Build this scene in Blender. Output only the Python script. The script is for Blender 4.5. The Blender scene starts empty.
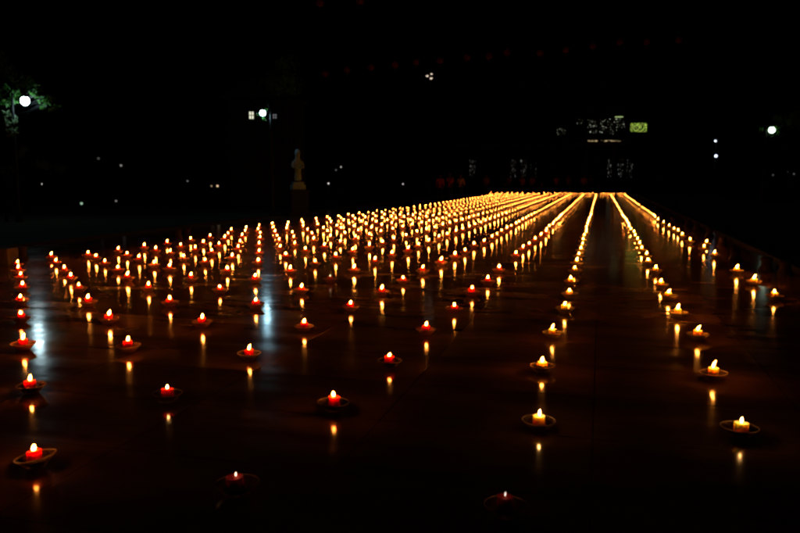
import bpy, bmesh, math, random
from mathutils import Vector, Matrix, Quaternion
random.seed(11)
R = math.radians
scene = bpy.context.scene
COL = scene.collection

# ------------------------------------------------------------------ camera
F, HZ, VX, H = 740.0, 178.0, 601.0, 1.4          # focal length in photo pixels, horizon row, row vanishing column, eye height
PITCH = math.atan((266.5 - HZ) / F)
YAW = math.atan((VX - 400) * math.cos(PITCH) / F)
FW = Vector((-math.sin(YAW) * math.cos(PITCH), math.cos(YAW) * math.cos(PITCH), -math.sin(PITCH)))
RT = Vector((math.cos(YAW), math.sin(YAW), 0))
UP = RT.cross(FW)
EYE = Vector((0, 0, H))

def ray(px, py):
    return FW * F + RT * (px - 400) + UP * (266.5 - py)

def at(px, py, z=0.0):
    """point of the horizontal plane z that the pixel looks at"""
    d = ray(px, py)
    return EYE + d * ((z - H) / d.z)

def deep(px, py, depth):
    """point at a given distance in front of the camera"""
    return EYE + ray(px, py) * (depth / F)

cam = bpy.data.cameras.new('camera')
co = bpy.data.objects.new('camera', cam)
COL.objects.link(co)
co.matrix_world = Matrix(((RT.x, UP.x, -FW.x, 0), (RT.y, UP.y, -FW.y, 0), (RT.z, UP.z, -FW.z, H), (0, 0, 0, 1)))
cam.sensor_width = 36
cam.lens = 36 * F / 800
cam.clip_end = 2000
cam.clip_start = 0.05
cam.dof.use_dof = True
cam.dof.focus_distance = 6.5
cam.dof.aperture_fstop = 4.0
scene.camera = co

# ------------------------------------------------------------------ materials
def nt(name):
    m = bpy.data.materials.new(name)
    m.use_nodes = True
    n = m.node_tree.nodes
    l = m.node_tree.links
    b = n['Principled BSDF']
    return m, n, l, b

def noise(n, l, scale, detail=4, vec=None, rough=.5):
    t = n.new('ShaderNodeTexNoise')
    t.inputs['Scale'].default_value = scale
    t.inputs['Detail'].default_value = detail
    t.inputs['Roughness'].default_value = rough
    if vec is not None:
        l.new(vec, t.inputs['Vector'])
    return t

def ramp(n, l, src, stops):
    r = n.new('ShaderNodeValToRGB')
    e = r.color_ramp.elements
    while len(e) < len(stops):
        e.new(.5)
    for k, (p, c) in enumerate(stops):
        e[k].position = p
        e[k].color = c if len(c) == 4 else (*c, 1)
    l.new(src, r.inputs[0])
    return r

def simple(name, col, rough=.7, var=.25, scale=12, metal=0, bump=.2):
    m, n, l, b = nt(name)
    tc = n.new('ShaderNodeTexCoord')
    t = noise(n, l, scale, 5, tc.outputs['Object'])
    c0 = tuple(x * (1 - var) for x in col)
    c1 = tuple(min(1, x * (1 + var)) for x in col)
    r = ramp(n, l, t.outputs['Fac'], [(.3, c0), (.7, c1)])
    l.new(r.outputs[0], b.inputs['Base Color'])
    b.inputs['Roughness'].default_value = rough
    b.inputs['Metallic'].default_value = metal
    b.inputs['Specular IOR Level'].default_value = .12
    if bump:
        bp = n.new('ShaderNodeBump')
        bp.inputs['Strength'].default_value = bump
        bp.inputs['Distance'].default_value = .01
        l.new(t.outputs['Fac'], bp.inputs['Height'])
        l.new(bp.outputs[0], b.inputs['Normal'])
    return m

def wax(name, col, rad):
    m, n, l, b = nt(name)
    tc = n.new('ShaderNodeTexCoord')
    t = noise(n, l, 60, 3, tc.outputs['Object'])
    r = ramp(n, l, t.outputs['Fac'], [(.3, tuple(x * .85 for x in col)), (.7, col)])
    l.new(r.outputs[0], b.inputs['Base Color'])
    b.inputs['Subsurface Weight'].default_value = 1.0
    b.inputs['Subsurface Radius'].default_value = rad
    b.inputs['Subsurface Scale'].default_value = .035
    b.inputs['Roughness'].default_value = .38
    return m

def emit(name, col, strength, vary=0.0):
    m = bpy.data.materials.new(name)
    m.use_nodes = True
    n, l = m.node_tree.nodes, m.node_tree.links
    n.clear()
    o = n.new('ShaderNodeOutputMaterial')
    e = n.new('ShaderNodeEmission')
    e.inputs[0].default_value = (*col, 1)
    e.inputs[1].default_value = strength
    if vary:
        oi = n.new('ShaderNodeObjectInfo')
        mr = n.new('ShaderNodeMapRange')
        mr.inputs['To Min'].default_value = strength * (1 - vary)
        mr.inputs['To Max'].default_value = strength * (1 + vary)
        l.new(oi.outputs['Random'], mr.inputs['Value'])
        l.new(mr.outputs[0], e.inputs[1])
    l.new(e.outputs[0], o.inputs[0])
    return m

def glass(name, tint, body, body_mix=.08, edge=.28):
    m, n, l, b = nt(name)
    o = n['Material Output']
    n.remove(b)
    tr = n.new('ShaderNodeBsdfTransparent')
    tr.inputs[0].default_value = (*tint, 1)
    gl = n.new('ShaderNodeBsdfGlossy')
    gl.inputs['Roughness'].default_value = .12
    tl = n.new('ShaderNodeBsdfTranslucent')
    tl.inputs[0].default_value = (*body, 1)
    df = n.new('ShaderNodeBsdfDiffuse')
    df.inputs[0].default_value = (*body, 1)
    fr = n.new('ShaderNodeLayerWeight')
    fr.inputs[0].default_value = edge
    m1 = n.new('ShaderNodeMixShader')
    l.new(fr.outputs['Fresnel'], m1.inputs[0])
    l.new(tr.outputs[0], m1.inputs[1])
    l.new(gl.outputs[0], m1.inputs[2])
    m0 = n.new('ShaderNodeMixShader')
    l.new(tl.outputs[0], m0.inputs[1])
    l.new(df.outputs[0], m0.inputs[2])
    m2 = n.new('ShaderNodeMixShader')
    m2.inputs[0].default_value = body_mix
    l.new(m1.outputs[0], m2.inputs[1])
    l.new(m0.outputs[0], m2.inputs[2])
    l.new(m2.outputs[0], o.inputs[0])
    return m

FLAME_COL = (1.0, .29, .036)
M = dict(
    wax_red=wax('red_wax', (.88, .05, .02), (1.0, .12, .05)),
    wax_yellow=wax('yellow_wax', (.95, .78, .32), (1.0, .80, .40)),
    wick=simple('charred_wick', (.012, .010, .008), .9),
    glass=glass('clear_glass', (.97, .95, .93), (.90, .52, .40)),  # pink body colour stands in for the glow of the red wax
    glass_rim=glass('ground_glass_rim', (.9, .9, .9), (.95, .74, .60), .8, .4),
    flame=emit('flame', FLAME_COL, 190, .3),
    flame_near=emit('front_flame', FLAME_COL, 100, .25),
    flame_field=emit('field_flame', FLAME_COL, 210, .3),
    flame_low=emit('low_flame', (1.0, .62, .40), 4),
    flame_ember=emit('ember_flame', (1.0, .75, .6), 1.6),
    flame_mid=emit('small_flame', (1.0, .45, .12), 70),
)
M['flame_far'] = emit('far_flame', FLAME_COL, 95)
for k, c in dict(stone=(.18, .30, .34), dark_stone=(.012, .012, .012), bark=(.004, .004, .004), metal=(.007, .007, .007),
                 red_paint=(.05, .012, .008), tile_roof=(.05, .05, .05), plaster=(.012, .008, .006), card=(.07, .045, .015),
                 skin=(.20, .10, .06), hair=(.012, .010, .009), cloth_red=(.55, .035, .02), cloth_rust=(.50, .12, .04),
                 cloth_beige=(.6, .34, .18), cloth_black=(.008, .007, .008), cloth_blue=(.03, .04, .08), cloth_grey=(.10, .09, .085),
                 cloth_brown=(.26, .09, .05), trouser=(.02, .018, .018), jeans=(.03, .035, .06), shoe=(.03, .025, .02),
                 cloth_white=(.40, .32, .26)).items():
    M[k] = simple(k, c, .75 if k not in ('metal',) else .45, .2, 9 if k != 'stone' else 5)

def leaf_mat(name, c0, c1):
    m, n, l, b = nt(name)
    g = n.new('ShaderNodeNewGeometry')
    r = ramp(n, l, g.outputs['Random Per Island'], [(.0, c0), (1, c1)])
    l.new(r.outputs[0], b.inputs['Base Color'])
    b.inputs['Roughness'].default_value = .42
    tl = n.new('ShaderNodeBsdfTranslucent')
    l.new(r.outputs[0], tl.inputs[0])
    mx = n.new('ShaderNodeMixShader')
    mx.inputs[0].default_value = .45
    l.new(b.outputs[0], mx.inputs[1])
    l.new(tl.outputs[0], mx.inputs[2])
    l.new(mx.outputs[0], n['Material Output'].inputs[0])
    return m
M['leaf'] = leaf_mat('broad_leaf', (.06, .20, .03), (.12, .34, .07))
M['leaf_pale'] = leaf_mat('pale_leaf', (.10, .17, .08), (.18, .26, .13))

# wet polished paving: dark slabs with shallow joints, puddled gloss
def floor_mat():
    m, n, l, b = nt('wet_paving')
    tc = n.new('ShaderNodeTexCoord')
    obj = tc.outputs['Object']
    br = n.new('ShaderNodeTexBrick')
    br.offset = 0
    br.inputs['Scale'].default_value = 1.0
    br.inputs['Brick Width'].default_value = 1.2
    br.inputs['Row Height'].default_value = .8
    br.inputs['Mortar Size'].default_value = .004
    br.inputs['Mortar Smooth'].default_value = .3
    br.inputs['Color1'].default_value = (.42, .19, .09, 1)
    br.inputs['Color2'].default_value = (.33, .145, .07, 1)
    br.inputs['Mortar'].default_value = (.12, .055, .03, 1)
    l.new(obj, br.inputs['Vector'])
    n1 = noise(n, l, 1.1, 6, obj, .6)
    mp = n.new('ShaderNodeMapping')
    mp.inputs['Scale'].default_value = (.35, 1.6, 1)
    l.new(obj, mp.inputs['Vector'])
    n2 = noise(n, l, 2.2, 5, mp.outputs[0], .6)
    r1 = ramp(n, l, n1.outputs['Fac'], [(.3, (.6,) * 3), (.7, (1.2,) * 3)])
    mx = n.new('ShaderNodeMix')
    mx.data_type = 'RGBA'
    mx.blend_type = 'MULTIPLY'
    mx.inputs['Factor'].default_value = 1
    l.new(br.outputs['Color'], mx.inputs['A'])
    l.new(r1.outputs[0], mx.inputs['B'])
    r3 = ramp(n, l, n2.outputs['Fac'], [(.36, (.72,) * 3), (.62, (1.1,) * 3)])  # crosswise streaks in the colour imitate the banded pools of candlelight
    mx2 = n.new('ShaderNodeMix'); mx2.data_type = 'RGBA'; mx2.blend_type = 'MULTIPLY'
    mx2.inputs['Factor'].default_value = 1
    l.new(mx.outputs['Result'], mx2.inputs['A'])
    l.new(r3.outputs[0], mx2.inputs['B'])
    l.new(mx2.outputs['Result'], b.inputs['Base Color'])
    r2 = ramp(n, l, n2.outputs['Fac'], [(.32, (.07,) * 3), (.55, (.12,) * 3), (.78, (.2,) * 3)])
    l.new(r2.outputs[0], b.inputs['Roughness'])
    b.inputs['IOR'].default_value = 1.33
    b.inputs['Specular IOR Level'].default_value = .34
    n3 = noise(n, l, 5, 1, obj, .5)
    add = n.new('ShaderNodeMath')
    add.operation = 'MULTIPLY_ADD'
    add.inputs[1].default_value = .8
    n4 = noise(n, l, 2.2, 1.5, mp.outputs[0], .5)
    l.new(n4.outputs['Fac'], add.inputs[0])
    l.new(n3.outputs['Fac'], add.inputs[2])
    jo = n.new('ShaderNodeMath')
    jo.operation = 'MULTIPLY_ADD'
    jo.inputs[1].default_value = -.01
    l.new(br.outputs['Fac'], jo.inputs[0])
    l.new(add.outputs[0], jo.inputs[2])
    bp = n.new('ShaderNodeBump')
    bp.inputs['Strength'].default_value = .15
    bp.inputs['Distance'].default_value = .006
    l.new(jo.outputs[0], bp.inputs['Height'])
    l.new(bp.outputs[0], b.inputs['Normal'])
    return m
M['floor'] = floor_mat()

# ------------------------------------------------------------------ helpers
def mesh_from(name, bm, mats):
    me = bpy.data.meshes.new(name)
    bm.normal_update()
    bm.to_mesh(me)
    bm.free()
    for m in mats:
        me.materials.append(M[m] if isinstance(m, str) else m)
    return me

def obj(name, me, parent=None, loc=None):
    o = bpy.data.objects.new(name, me)
    COL.objects.link(o)
    if parent:
        o.parent = parent
    if loc is not None:
        o.location = loc
    return o

def tag(o, label=None, cat=None, group=None, kind=None):
    if label: o['label'] = label
    if cat: o['category'] = cat
    if group: o['group'] = group
    if kind: o['kind'] = kind
    return o

def empty(name, loc, rz=0):
    o = bpy.data.objects.new(name, None)
    COL.objects.link(o)
    o.location = loc
    o.rotation_euler = (0, 0, rz)
    o.empty_display_size = .1
    return o

def lathe(bm, prof, seg=24, mat=0, wob=0.0, off=(0, 0, 0), lean=None, smooth=True):
    rings = []
    for r, z in prof:
        lx = lean(z) if lean else (0, 0)
        if r < 1e-6:
            rings.append([bm.verts.new((off[0] + lx[0], off[1] + lx[1], off[2] + z))])
        else:
            rings.append([bm.verts.new((off[0] + lx[0] + r * math.cos(a) * (1 + wob * math.sin(3 * a + z * 90)),
                                        off[1] + lx[1] + r * math.sin(a) * (1 + wob * math.cos(2 * a)), off[2] + z))
                          for a in [2 * math.pi * k / seg for k in range(seg)]])
    for A, B in zip(rings, rings[1:]):
        for k in range(seg):
            k2 = (k + 1) % seg
            if len(A) == 1 and len(B) == 1: continue
            if len(A) == 1: f = bm.faces.new((A[0], B[k2], B[k]))
            elif len(B) == 1: f = bm.faces.new((A[k], A[k2], B[0]))
            else: f = bm.faces.new((A[k], A[k2], B[k2], B[k]))
            f.smooth = smooth
            f.material_index = mat

def box(bm, c, s, mat=0, rot=0.0, bevel=0.0):
    g = bmesh.ops.create_cube(bm, size=1)
    vs = g['verts']
    bmesh.ops.scale(bm, vec=s, verts=vs)
    if rot: bmesh.ops.rotate(bm, cent=(0, 0, 0), matrix=Matrix.Rotation(rot, 3, 'Z'), verts=vs)
    bmesh.ops.translate(bm, vec=c, verts=vs)
    fs = set(f for v in vs for f in v.link_faces)
    for f in fs: f.material_index = mat
    if bevel:
        es = list(set(e for v in vs for e in v.link_edges))
        bmesh.ops.bevel(bm, geom=es, offset=bevel, segments=2, affect='EDGES', profile=.7)

def tube(bm, pts, rad, seg=8, mat=0):
    rings = []
    for i, p in enumerate(pts):
        p = Vector(p)
        a = Vector(pts[max(0, i - 1)]); b = Vector(pts[min(len(pts) - 1, i + 1)])
        d = (b - a).normalized()
        u = d.cross(Vector((0, 0, 1)))
        if u.length < 1e-3: u = Vector((1, 0, 0))
        u.normalize(); v = d.cross(u)
        r = rad[i] if isinstance(rad, (list, tuple)) else rad
        rings.append([bm.verts.new(p + (u * math.cos(t) + v * math.sin(t)) * r) for t in [2 * math.pi * k / seg for k in range(seg)]])
    for A, B in zip(rings, rings[1:]):
        for k in range(seg):
            f = bm.faces.new((A[k], B[k], B[(k + 1) % seg], A[(k + 1) % seg]))
            f.smooth = True; f.material_index = mat
    for Rg in (rings[0], rings[-1]):
        try:
            f = bm.faces.new(Rg); f.material_index = mat
        except ValueError: pass

def ball(bm, c, r, mat=0, seg=12, sz=1.0):
    lathe(bm, [(r * math.sin(math.pi * k / 8), -r * sz * math.cos(math.pi * k / 8)) for k in range(9)], seg, mat, off=c)

# ------------------------------------------------------------------ the setting
bm = bmesh.new()
g = bmesh.ops.create_grid(bm, x_segments=2, y_segments=2, size=600)
o = obj('plaza_paving', mesh_from('plaza_paving', bm, ['floor']))
tag(o, 'dark wet polished stone paving of the plaza', kind='structure')

# matt ground sheets added round the paving to stop lamp streaks in its gloss
M['matt_ground'] = simple('dark_matt_ground', (.035, .032, .020), .95, .4, 3)
for nm, x0, x1, y0, y1 in (('matt_ground_side', -400, -11.6, -20, 400), ('matt_ground_side', 3.05, 400, 6, 400), ('matt_ground_end', -11.6, 3.05, 76, 400)):
    bm = bmesh.new()
    nx, ny = 40, 40
    bmesh.ops.create_grid(bm, x_segments=nx, y_segments=ny, size=1)
    for v in bm.verts:
        v.co.x = x0 + (x1 - x0) * (v.co.x + 1) / 2; v.co.y = y0 + (y1 - y0) * (v.co.y + 1) / 2; v.co.z = .004
    tag(obj(nm, mesh_from(nm, bm, ['matt_ground'])), 'added dark matt ground beyond the paving', kind='structure')
M['kerb'] = simple('kerb_stone', (.016, .013, .011), .8, .3, 6)
for x0, y0, ln in ((-11.55, -5, 81), (2.98, 6, 70)):
    bm = bmesh.new()
    k = 0
    while k * 1.0 < ln:
        box(bm, (x0, y0 + k + .5, .01), (.12, .985, .08), bevel=.008)
        k += 1
    tag(obj('kerb', mesh_from('kerb', bm, ['kerb'])), 'low stone kerb between paving and added matt ground', kind='structure')

# ------------------------------------------------------------------ candles
BOWL = [(0, .0), (.040, .0), (.047, .003), (.062, .018), (.080, .038), (.0925, .0510), (.0950, .0530), (.0950, .0548), (.0930, .0556),
        (.0895, .0530), (.0755, .0405), (.057, .022), (.038, .010), (0, .009)]
def wax_prof(r, h):
    return [(0, .0105), (r * .93, .0105), (r, .015), (r, h - .006), (r * .985, h - .001), (r * .93, h), (r * .84, h - .002), (r * .5, h - .006), (0, h - .0075)]
def flame_mesh_bm(bm, z0, h, r, dx, dy, seg=10, mat=0, n=9):
    prof = []
    for k in range(n + 1):
        t = k / n
        rr = r * (math.sin(math.pi * min(1, t * 1.15) ** .75) ** .8 if t < .87 else 0)
        rr = r * max(0, (1 - t) ** .75 * (t + .02) ** .45 * 1.75)
        prof.append((rr if 0 < k < n else 0, h * t))
    def lean(z):
        t = z / h
        return (dx * t * t, dy * t * t)
    lathe(bm, prof, seg, mat, off=(0, 0, z0), lean=lean)

bm = bmesh.new(); lathe(bm, BOWL, 36, wob=.006)
for f in bm.faces:
    if all(v.co.xy.length > .0915 for v in f.verts): f.material_index = 1
bowl_me = mesh_from('glass_bowl', bm, ['glass', 'glass_rim'])
M['glass_mid'] = glass('red_glow_glass', (.97, .93, .9), (1.0, .46, .32), .45)  # glow of the red wax put into the bowl's body colour
M['glass_glow_amber'] = glass('amber_glow_glass', (.98, .95, .85), (1.0, .74, .36), .36)  # amber body colour is the yellow candles' glow painted into clear bowls
M['glass_far_glow_amber'] = glass('far_amber_glow_glass', (.98, .95, .85), (1.0, .74, .36), .5)  # same painted amber glow, stronger for the small far bowls
bowl_mid = bowl_me.copy(); bowl_mid.name = 'glass_bowl'; bowl_mid.materials[0] = M['glass_mid']
bowl_glow_amb = bowl_me.copy(); bowl_glow_amb.name = 'glass_bowl'; bowl_glow_amb.materials[0] = M['glass_glow_amber']
M['glass_far'] = glass('far_red_glow_glass', (.97, .93, .9), (1.0, .45, .28), .6)  # far bowls: red candle glow painted into the body colour
WAX, FL = {}, []
for c in ('wax_red', 'wax_yellow'):
    for v, (r, h, w) in enumerate([(.036, .084, .02), (.037, .078, .03), (.0355, .089, .012)]):
        bm = bmesh.new(); lathe(bm, wax_prof(r, h), 26, wob=w)
        WAX[c, v] = mesh_from('wax_candle', bm, [c])
bm = bmesh.new(); tube(bm, [(0, 0, .070), (.001, 0, .081), (.004, .001, .089)], [.0014, .0013, .001], 6)
wick_me = mesh_from('wick', bm, ['wick'])
for v, (h, r, dx, dy) in enumerate([(.044, .0125, .012, 0), (.038, .013, .006, .004), (.050, .0115, .020, -.003), (.034, .0125, -.004, .002)]):
    bm = bmesh.new(); flame_mesh_bm(bm, 0, h, r, dx, dy)
    FL.append(mesh_from('flame', bm, ['flame']))
FLN = [m.copy() for m in FL]
for m in FLN:
    m.name = 'flame'; m.materials[0] = M['flame_near']
def small_flame(mat, h, r):
    bm = bmesh.new(); flame_mesh_bm(bm, 0, h, r, .002, 0)
    return mesh_from('flame', bm, [mat])
FL_LOW = small_flame('flame_low', .024, .0055)
FL_EMBER = small_flame('flame_ember', .022, .0042)
FL_MID = small_flame('flame_mid', .034, .0085)

# whole candle in one mesh, for the copies too small to show their parts
def candle_bm(bm, wmat, v, seg=(14, 10, 7), off=None):
    b2 = bmesh.new()
    lathe(b2, BOWL[1:2] + BOWL[3:7:1] + BOWL[8:9] + BOWL[10:13], seg[0], 0)
    h = (.084, .079, .088)[v]
    lathe(b2, wax_prof(.036, h)[1:], seg[1], wmat)
    fh, fr, dx, dy = [(.044, .0105, .012, 0), (.038, .0110, .006, .004), (.048, .0100, .020, -.003)][v]
    flame_mesh_bm(b2, .084, fh, fr, dx, dy, seg[2], 3, 5)
    return b2
SMALL = {}
for c, wi in (('wax_red', 1), ('wax_yellow', 2)):
    for v in range(3):
        SMALL[c, v] = mesh_from('candle_in_bowl', candle_bm(None, wi, v), ['glass_far' if wi == 1 else 'glass_far_glow_amber', 'wax_red', 'wax_yellow', 'flame_field'])

# flames measured on the photo, row by row from the right, front to back
ROWS = [
    ('wax_yellow', [(775, 291), (754, 277), (737, 267), (714.5, 252), (704, 246), (706.5, 241), (690, 239), (682, 234), (678, 230), (674, 228), (669, 225), (663.5, 222), (658, 219)], 1.0),
    ('wax_yellow', [(740, 418), (714, 365), (698, 328), (678, 307), (669, 291), (661, 280), (655.5, 267), (648, 259)], 1.0),
    ('wax_yellow', [(506, 492), (539, 411), (543, 358), (553, 326), (565, 303), (570, 289), (571.5, 277), (575, 267)], 1.02),
    ('wax_red', [(237, 472), (333, 394), (390, 353), (426, 323), (454, 303), (472, 287), (488, 277), (499, 266), (516, 252), (523, 246), (529, 243), (535, 238), (541, 234.5), (546, 231)], 1.05),
    ('wax_red', [(36, 447), (167, 385), (249, 346), (304, 320), (351, 301), (382, 287), (403, 276), (423, 267), (441, 259), (455, 253), (465, 249), (474, 243), (484, 240), (492, 236), (497, 233)], 1.05),
    ('wax_red', [(31, 377), (128.5, 339), (202, 316), (256, 299), (301, 285), (330, 275), (354, 266), (375, 258), (392, 252), (408, 248)], 1.05),
    ('wax_red', [(23, 337), (108, 313), (170, 297), (220, 285), (255, 275), (290, 267), (315, 260), (336, 254)], 1.0),
    ('wax_red', [(20.5, 312), (88, 297), (148, 283), (191, 274), (227, 267), (258, 259), (286, 253)], 1.0),
    ('wax_red', [(20.5, 295), (79, 284), (127, 274), (169, 265), (205, 259), (232, 254.5), (259, 250), (280, 246)], .98),
    ('wax_red', [(22, 283), (70, 274), (118, 266), (154, 261), (183.5, 255), (211.5, 250), (238, 246), (259, 243), (279, 239)], .96),
    ('wax_red', [(20, 273), (64, 267), (105, 259.5), (139, 256), (170, 250), (195, 247), (219, 243.5), (240, 241), (260, 237), (277, 235)], .94),
    ('wax_red', [(18, 267), (55, 259), (96, 255), (127, 252), (155.5, 248), (180.5, 244), (203, 241), (224.5, 237), (242, 234.5), (260, 232), (275, 231)], .92),
    ('wax_red', [(17, 261), (51, 254), (88, 252), (118, 248), (144, 245), (167, 241), (190.5, 238), (210, 235), (228, 233), (245, 230), (258, 229), (273, 227)], .90),
    ('wax_red', [(231, 229.5), (246, 227), (259, 225.5), (272, 223.5)], .90),
]
ORD = {}
ones = ['', 'first', 'second', 'third', 'fourth', 'fifth', 'sixth', 'seventh', 'eighth', 'ninth', 'tenth', 'eleventh', 'twelfth', 'thirteenth',
        'fourteenth', 'fifteenth', 'sixteenth', 'seventeenth', 'eighteenth', 'nineteenth']
tens = {2: ('twentieth', 'twenty'), 3: ('thirtieth', 'thirty'), 4: ('fortieth', 'forty'), 5: ('fiftieth', 'fifty'), 6: ('sixtieth', 'sixty'), 7: ('seventieth', 'seventy')}
def ordinal(k):
    if k < 20: return ones[k]
    a, b = divmod(k, 10)
    return tens[a][0] if b == 0 else tens[a][1] + '-' + ones[b]

YFAR = at(601, 193.9, .106).y
candles = []     # (x, y, colour, row, number, fine tuning)
rnd = random.Random(5)
for ri, (wc, px, step) in enumerate(ROWS):
    pts = [at(x, y, .106) for x, y in px]
    pts.sort(key=lambda p: p.y) if ri == 0 else None
    w = [(p.x, p.y) for p in pts]
    tail = w[-4:]
    x0 = sum(p[0] for p in tail) / len(tail)
    drift = 0 if ri < 5 else .006 * (ri - 4)
    y = sum(p[1] for p in tail) / len(tail) + (len(tail) - 1) / 2 * (tail[-1][1] - tail[0][1]) / (len(tail) - 1)
    j = len(w) + max(0, ri - 4)
    while True:
        j += 1
        s = (1.07 if ri < 3 else 1.0 if ri < 5 else .93) + .12 * min(1, max(0, j - 12) / 24)
        y += s
        x0 += drift if j < 30 else 0
        if y > YFAR - .6: break
        if ri == 0 and len(w) in (13, 22):
            y += .9
        w.append((x0 + rnd.gauss(0, .010), y + rnd.gauss(0, .012)))
    for n_, (x, yy) in enumerate(w):
        candles.append([x, yy, wc, ri, n_ + 1])
# rows at the far end, laid across the field
xl, xr = at(486, 193.9, .106).x, at(627, 193.9, .106).x
cross = []
for q, yy in enumerate((YFAR, YFAR + 1.6, YFAR + 3.4)):
    x = xl * (1 + .02 * q) ; 
    while x < xr + .1:
        cross.append([x + rnd.gauss(0, .04), yy + rnd.gauss(0, .07), 'wax_yellow', 99, 0])
        x += .46
order = sorted(candles, key=lambda c: c[0] ** 2 + c[1] ** 2)
near = order[:300]
rest = order[300:] + cross

SPECIAL = {
    (2, 1): ('nearly burnt-out dark candle with tiny flame, nearest to the camera at bottom centre', FL_EMBER, 0),
    (3, 1): ('dim red candle with small white flame, nearest one left of centre', FL_LOW, 0),
    (4, 1): ('bright red candle in tilted glass bowl at the bottom left', FL[1], -9),
    (3, 2): ('red candle in wide glass bowl, alone at lower centre', FL[3], 1.5),
    (4, 2): ('red candle in shallow glass bowl, second bowl from the bottom left', FL_MID, 1),
    (1, 1): ('short yellow candle with thin flame, nearest at the right', FL_MID, 0),
    (2, 2): ('yellow candle with small flame, directly behind the nearly burnt-out one', FL_MID, 0),
    (5, 6): ('dim red candle with tiny flame among brighter ones left of centre', FL_LOW, 0),
}
GROUP = 'candles in glass bowls set out in long rows'
for q, (x, y, wc, ri, n_) in enumerate(near):
    v = rnd.choice((0, 0, 1, 2))
    key = (ri, n_)
    colr = 'yellow' if wc == 'wax_yellow' else 'red'
    lab = 'lit %s candle in glass bowl, %s from the front in the %s row from right' % (colr, ordinal(n_), ordinal(ri + 1))
    fl = FL[rnd.choice((0, 0, 1, 1, 2, 3))]
    tilt = 0
    if key in SPECIAL:
        lab, fl, tilt = SPECIAL[key]
    rz = rnd.uniform(0, 6.28)
    sc = rnd.uniform(.95, 1.05)
    d = math.hypot(x, y)
    if d < 13.5:
        root = empty('candle_bowl', (x, y, .002 if not tilt else .002 + .042 * abs(math.sin(R(tilt)))))
        root.scale = (sc,) * 3
        root.rotation_euler = (R(rnd.uniform(-1.5, 1.5)), R(tilt if tilt else rnd.uniform(-1.5, 1.5)), 0)
        b = obj('glass_bowl', bowl_me if d < 6.2 else bowl_glow_amb if wc == 'wax_yellow' else bowl_mid, root); b.rotation_euler.z = rz
        wv = {'wax_red': 0, 'wax_yellow': 0}[wc] + v
        cx, cy = rnd.uniform(-.006, .006), rnd.uniform(-.006, .006)
        c = obj('wax_candle', WAX['wax_red' if key == (2, 1) else wc, v], root, (cx, cy, 0)); c.rotation_euler.z = rz * .7
        c.scale = (rnd.uniform(.93, 1.07),) * 2 + (1,)
        c.rotation_euler.x = R(rnd.gauss(0, 2)); c.rotation_euler.y = R(rnd.gauss(0, 2))
        obj('wick', wick_me, c)
        if d < 7 and fl in FL: fl = FLN[FL.index(fl)]
        f = obj('flame', fl, root, (cx, cy, (.0825, .0765, .0875)[v]))
        f.rotation_euler.z = rnd.uniform(-.6, .6)
        f.scale = (rnd.uniform(.9, 1.15),) * 2 + (rnd.uniform(.75, 1.15),)
    else:
        root = obj('candle_bowl', SMALL[wc, v % 3], None, (x, y, .002))
        root.rotation_euler.z = rnd.uniform(-.8, .8)
        root.scale = (sc * 1.02,) * 2 + (rnd.uniform(.92, 1.15),)
    tag(root, lab, 'candle', GROUP)
# everything beyond the three hundred that show largest, as one mass
src = {}
for c, wi in (('wax_red', 1), ('wax_yellow', 2)):
    b2 = bmesh.new()
    lathe(b2, [(.040, 0), (.0925, .051), (.0950, .055), (.088, .051), (.040, .012)], 8, 0)
    lathe(b2, [(.036, .012), (.036, .082), (0, .078)], 7, wi)
    flame_mesh_bm(b2, .082, .034, .0085, .008, 0, 5, 3, 4)
    b2.verts.ensure_lookup_table()
    src[c] = ([v.co.copy() for v in b2.verts], [([v.index for v in f.verts], f.material_index) for f in b2.faces])
    b2.verts.index_update()
    src[c] = ([v.co.copy() for v in b2.verts], [([v.index for v in f.verts], f.material_index) for f in b2.faces])
    b2.free()
V, FC, MI = [], [], []
for x, y, wc, ri, n_ in rest:
    vs, fs = src[wc]
    base = len(V)
    a = rnd.uniform(-1, 1); ca, sa = math.cos(a), math.sin(a)
    hz = rnd.uniform(.9, 1.2)
    for p in vs:
        V.append((x + p.x * ca - p.y * sa, y + p.x * sa + p.y * ca, .002 + p.z * hz))
    for f, mi in fs:
        FC.append([base + k for k in f]); MI.append(mi)
me = bpy.data.meshes.new('distant_candles')
me.from_pydata(V, [], FC)
for m in ('glass_far', 'wax_red', 'wax_yellow', 'flame_far'): me.materials.append(M[m])
me.polygons.foreach_set('material_index', MI)
me.polygons.foreach_set('use_smooth', [True] * len(FC))
o = obj('distant_candles', me)
tag(o, 'far ends of the candle rows and the bright cross rows merging into lines of light', 'candles', kind='stuff')

# ------------------------------------------------------------------ people
def skin(verts, edges, rads, root=0, sub=1):
    me = bpy.data.meshes.new('tmp'); me.from_pydata(verts, edges, [])
    o = bpy.data.objects.new('tmp', me); COL.objects.link(o)
    s = o.modifiers.new('s', 'SKIN')
    if not me.skin_vertices: me.attributes  # the modifier adds the layer
    if not me.skin_vertices:
        bmx = bmesh.new(); bmx.from_mesh(me); bmx.verts.layers.skin.verify(); bmx.to_mesh(me); bmx.free()
    for i, r in enumerate(rads):
        d = me.skin_vertices[0].data[i]
        d.radius = (r, r) if not isinstance(r, tuple) else r
        d.use_root = i == root
    s.use_smooth_shade = True
    s.branch_smoothing = .4
    m2 = o.modifiers.new('u', 'SUBSURF'); m2.levels = sub; m2.render_levels = sub
    bpy.context.view_layer.update()
    dg = bpy.context.evaluated_depsgraph_get()
    res = bpy.data.meshes.new_from_object(o.evaluated_get(dg))
    bpy.data.objects.remove(o); bpy.data.meshes.remove(me)
    for p in res.polygons: p.use_smooth = True
    return res

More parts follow.
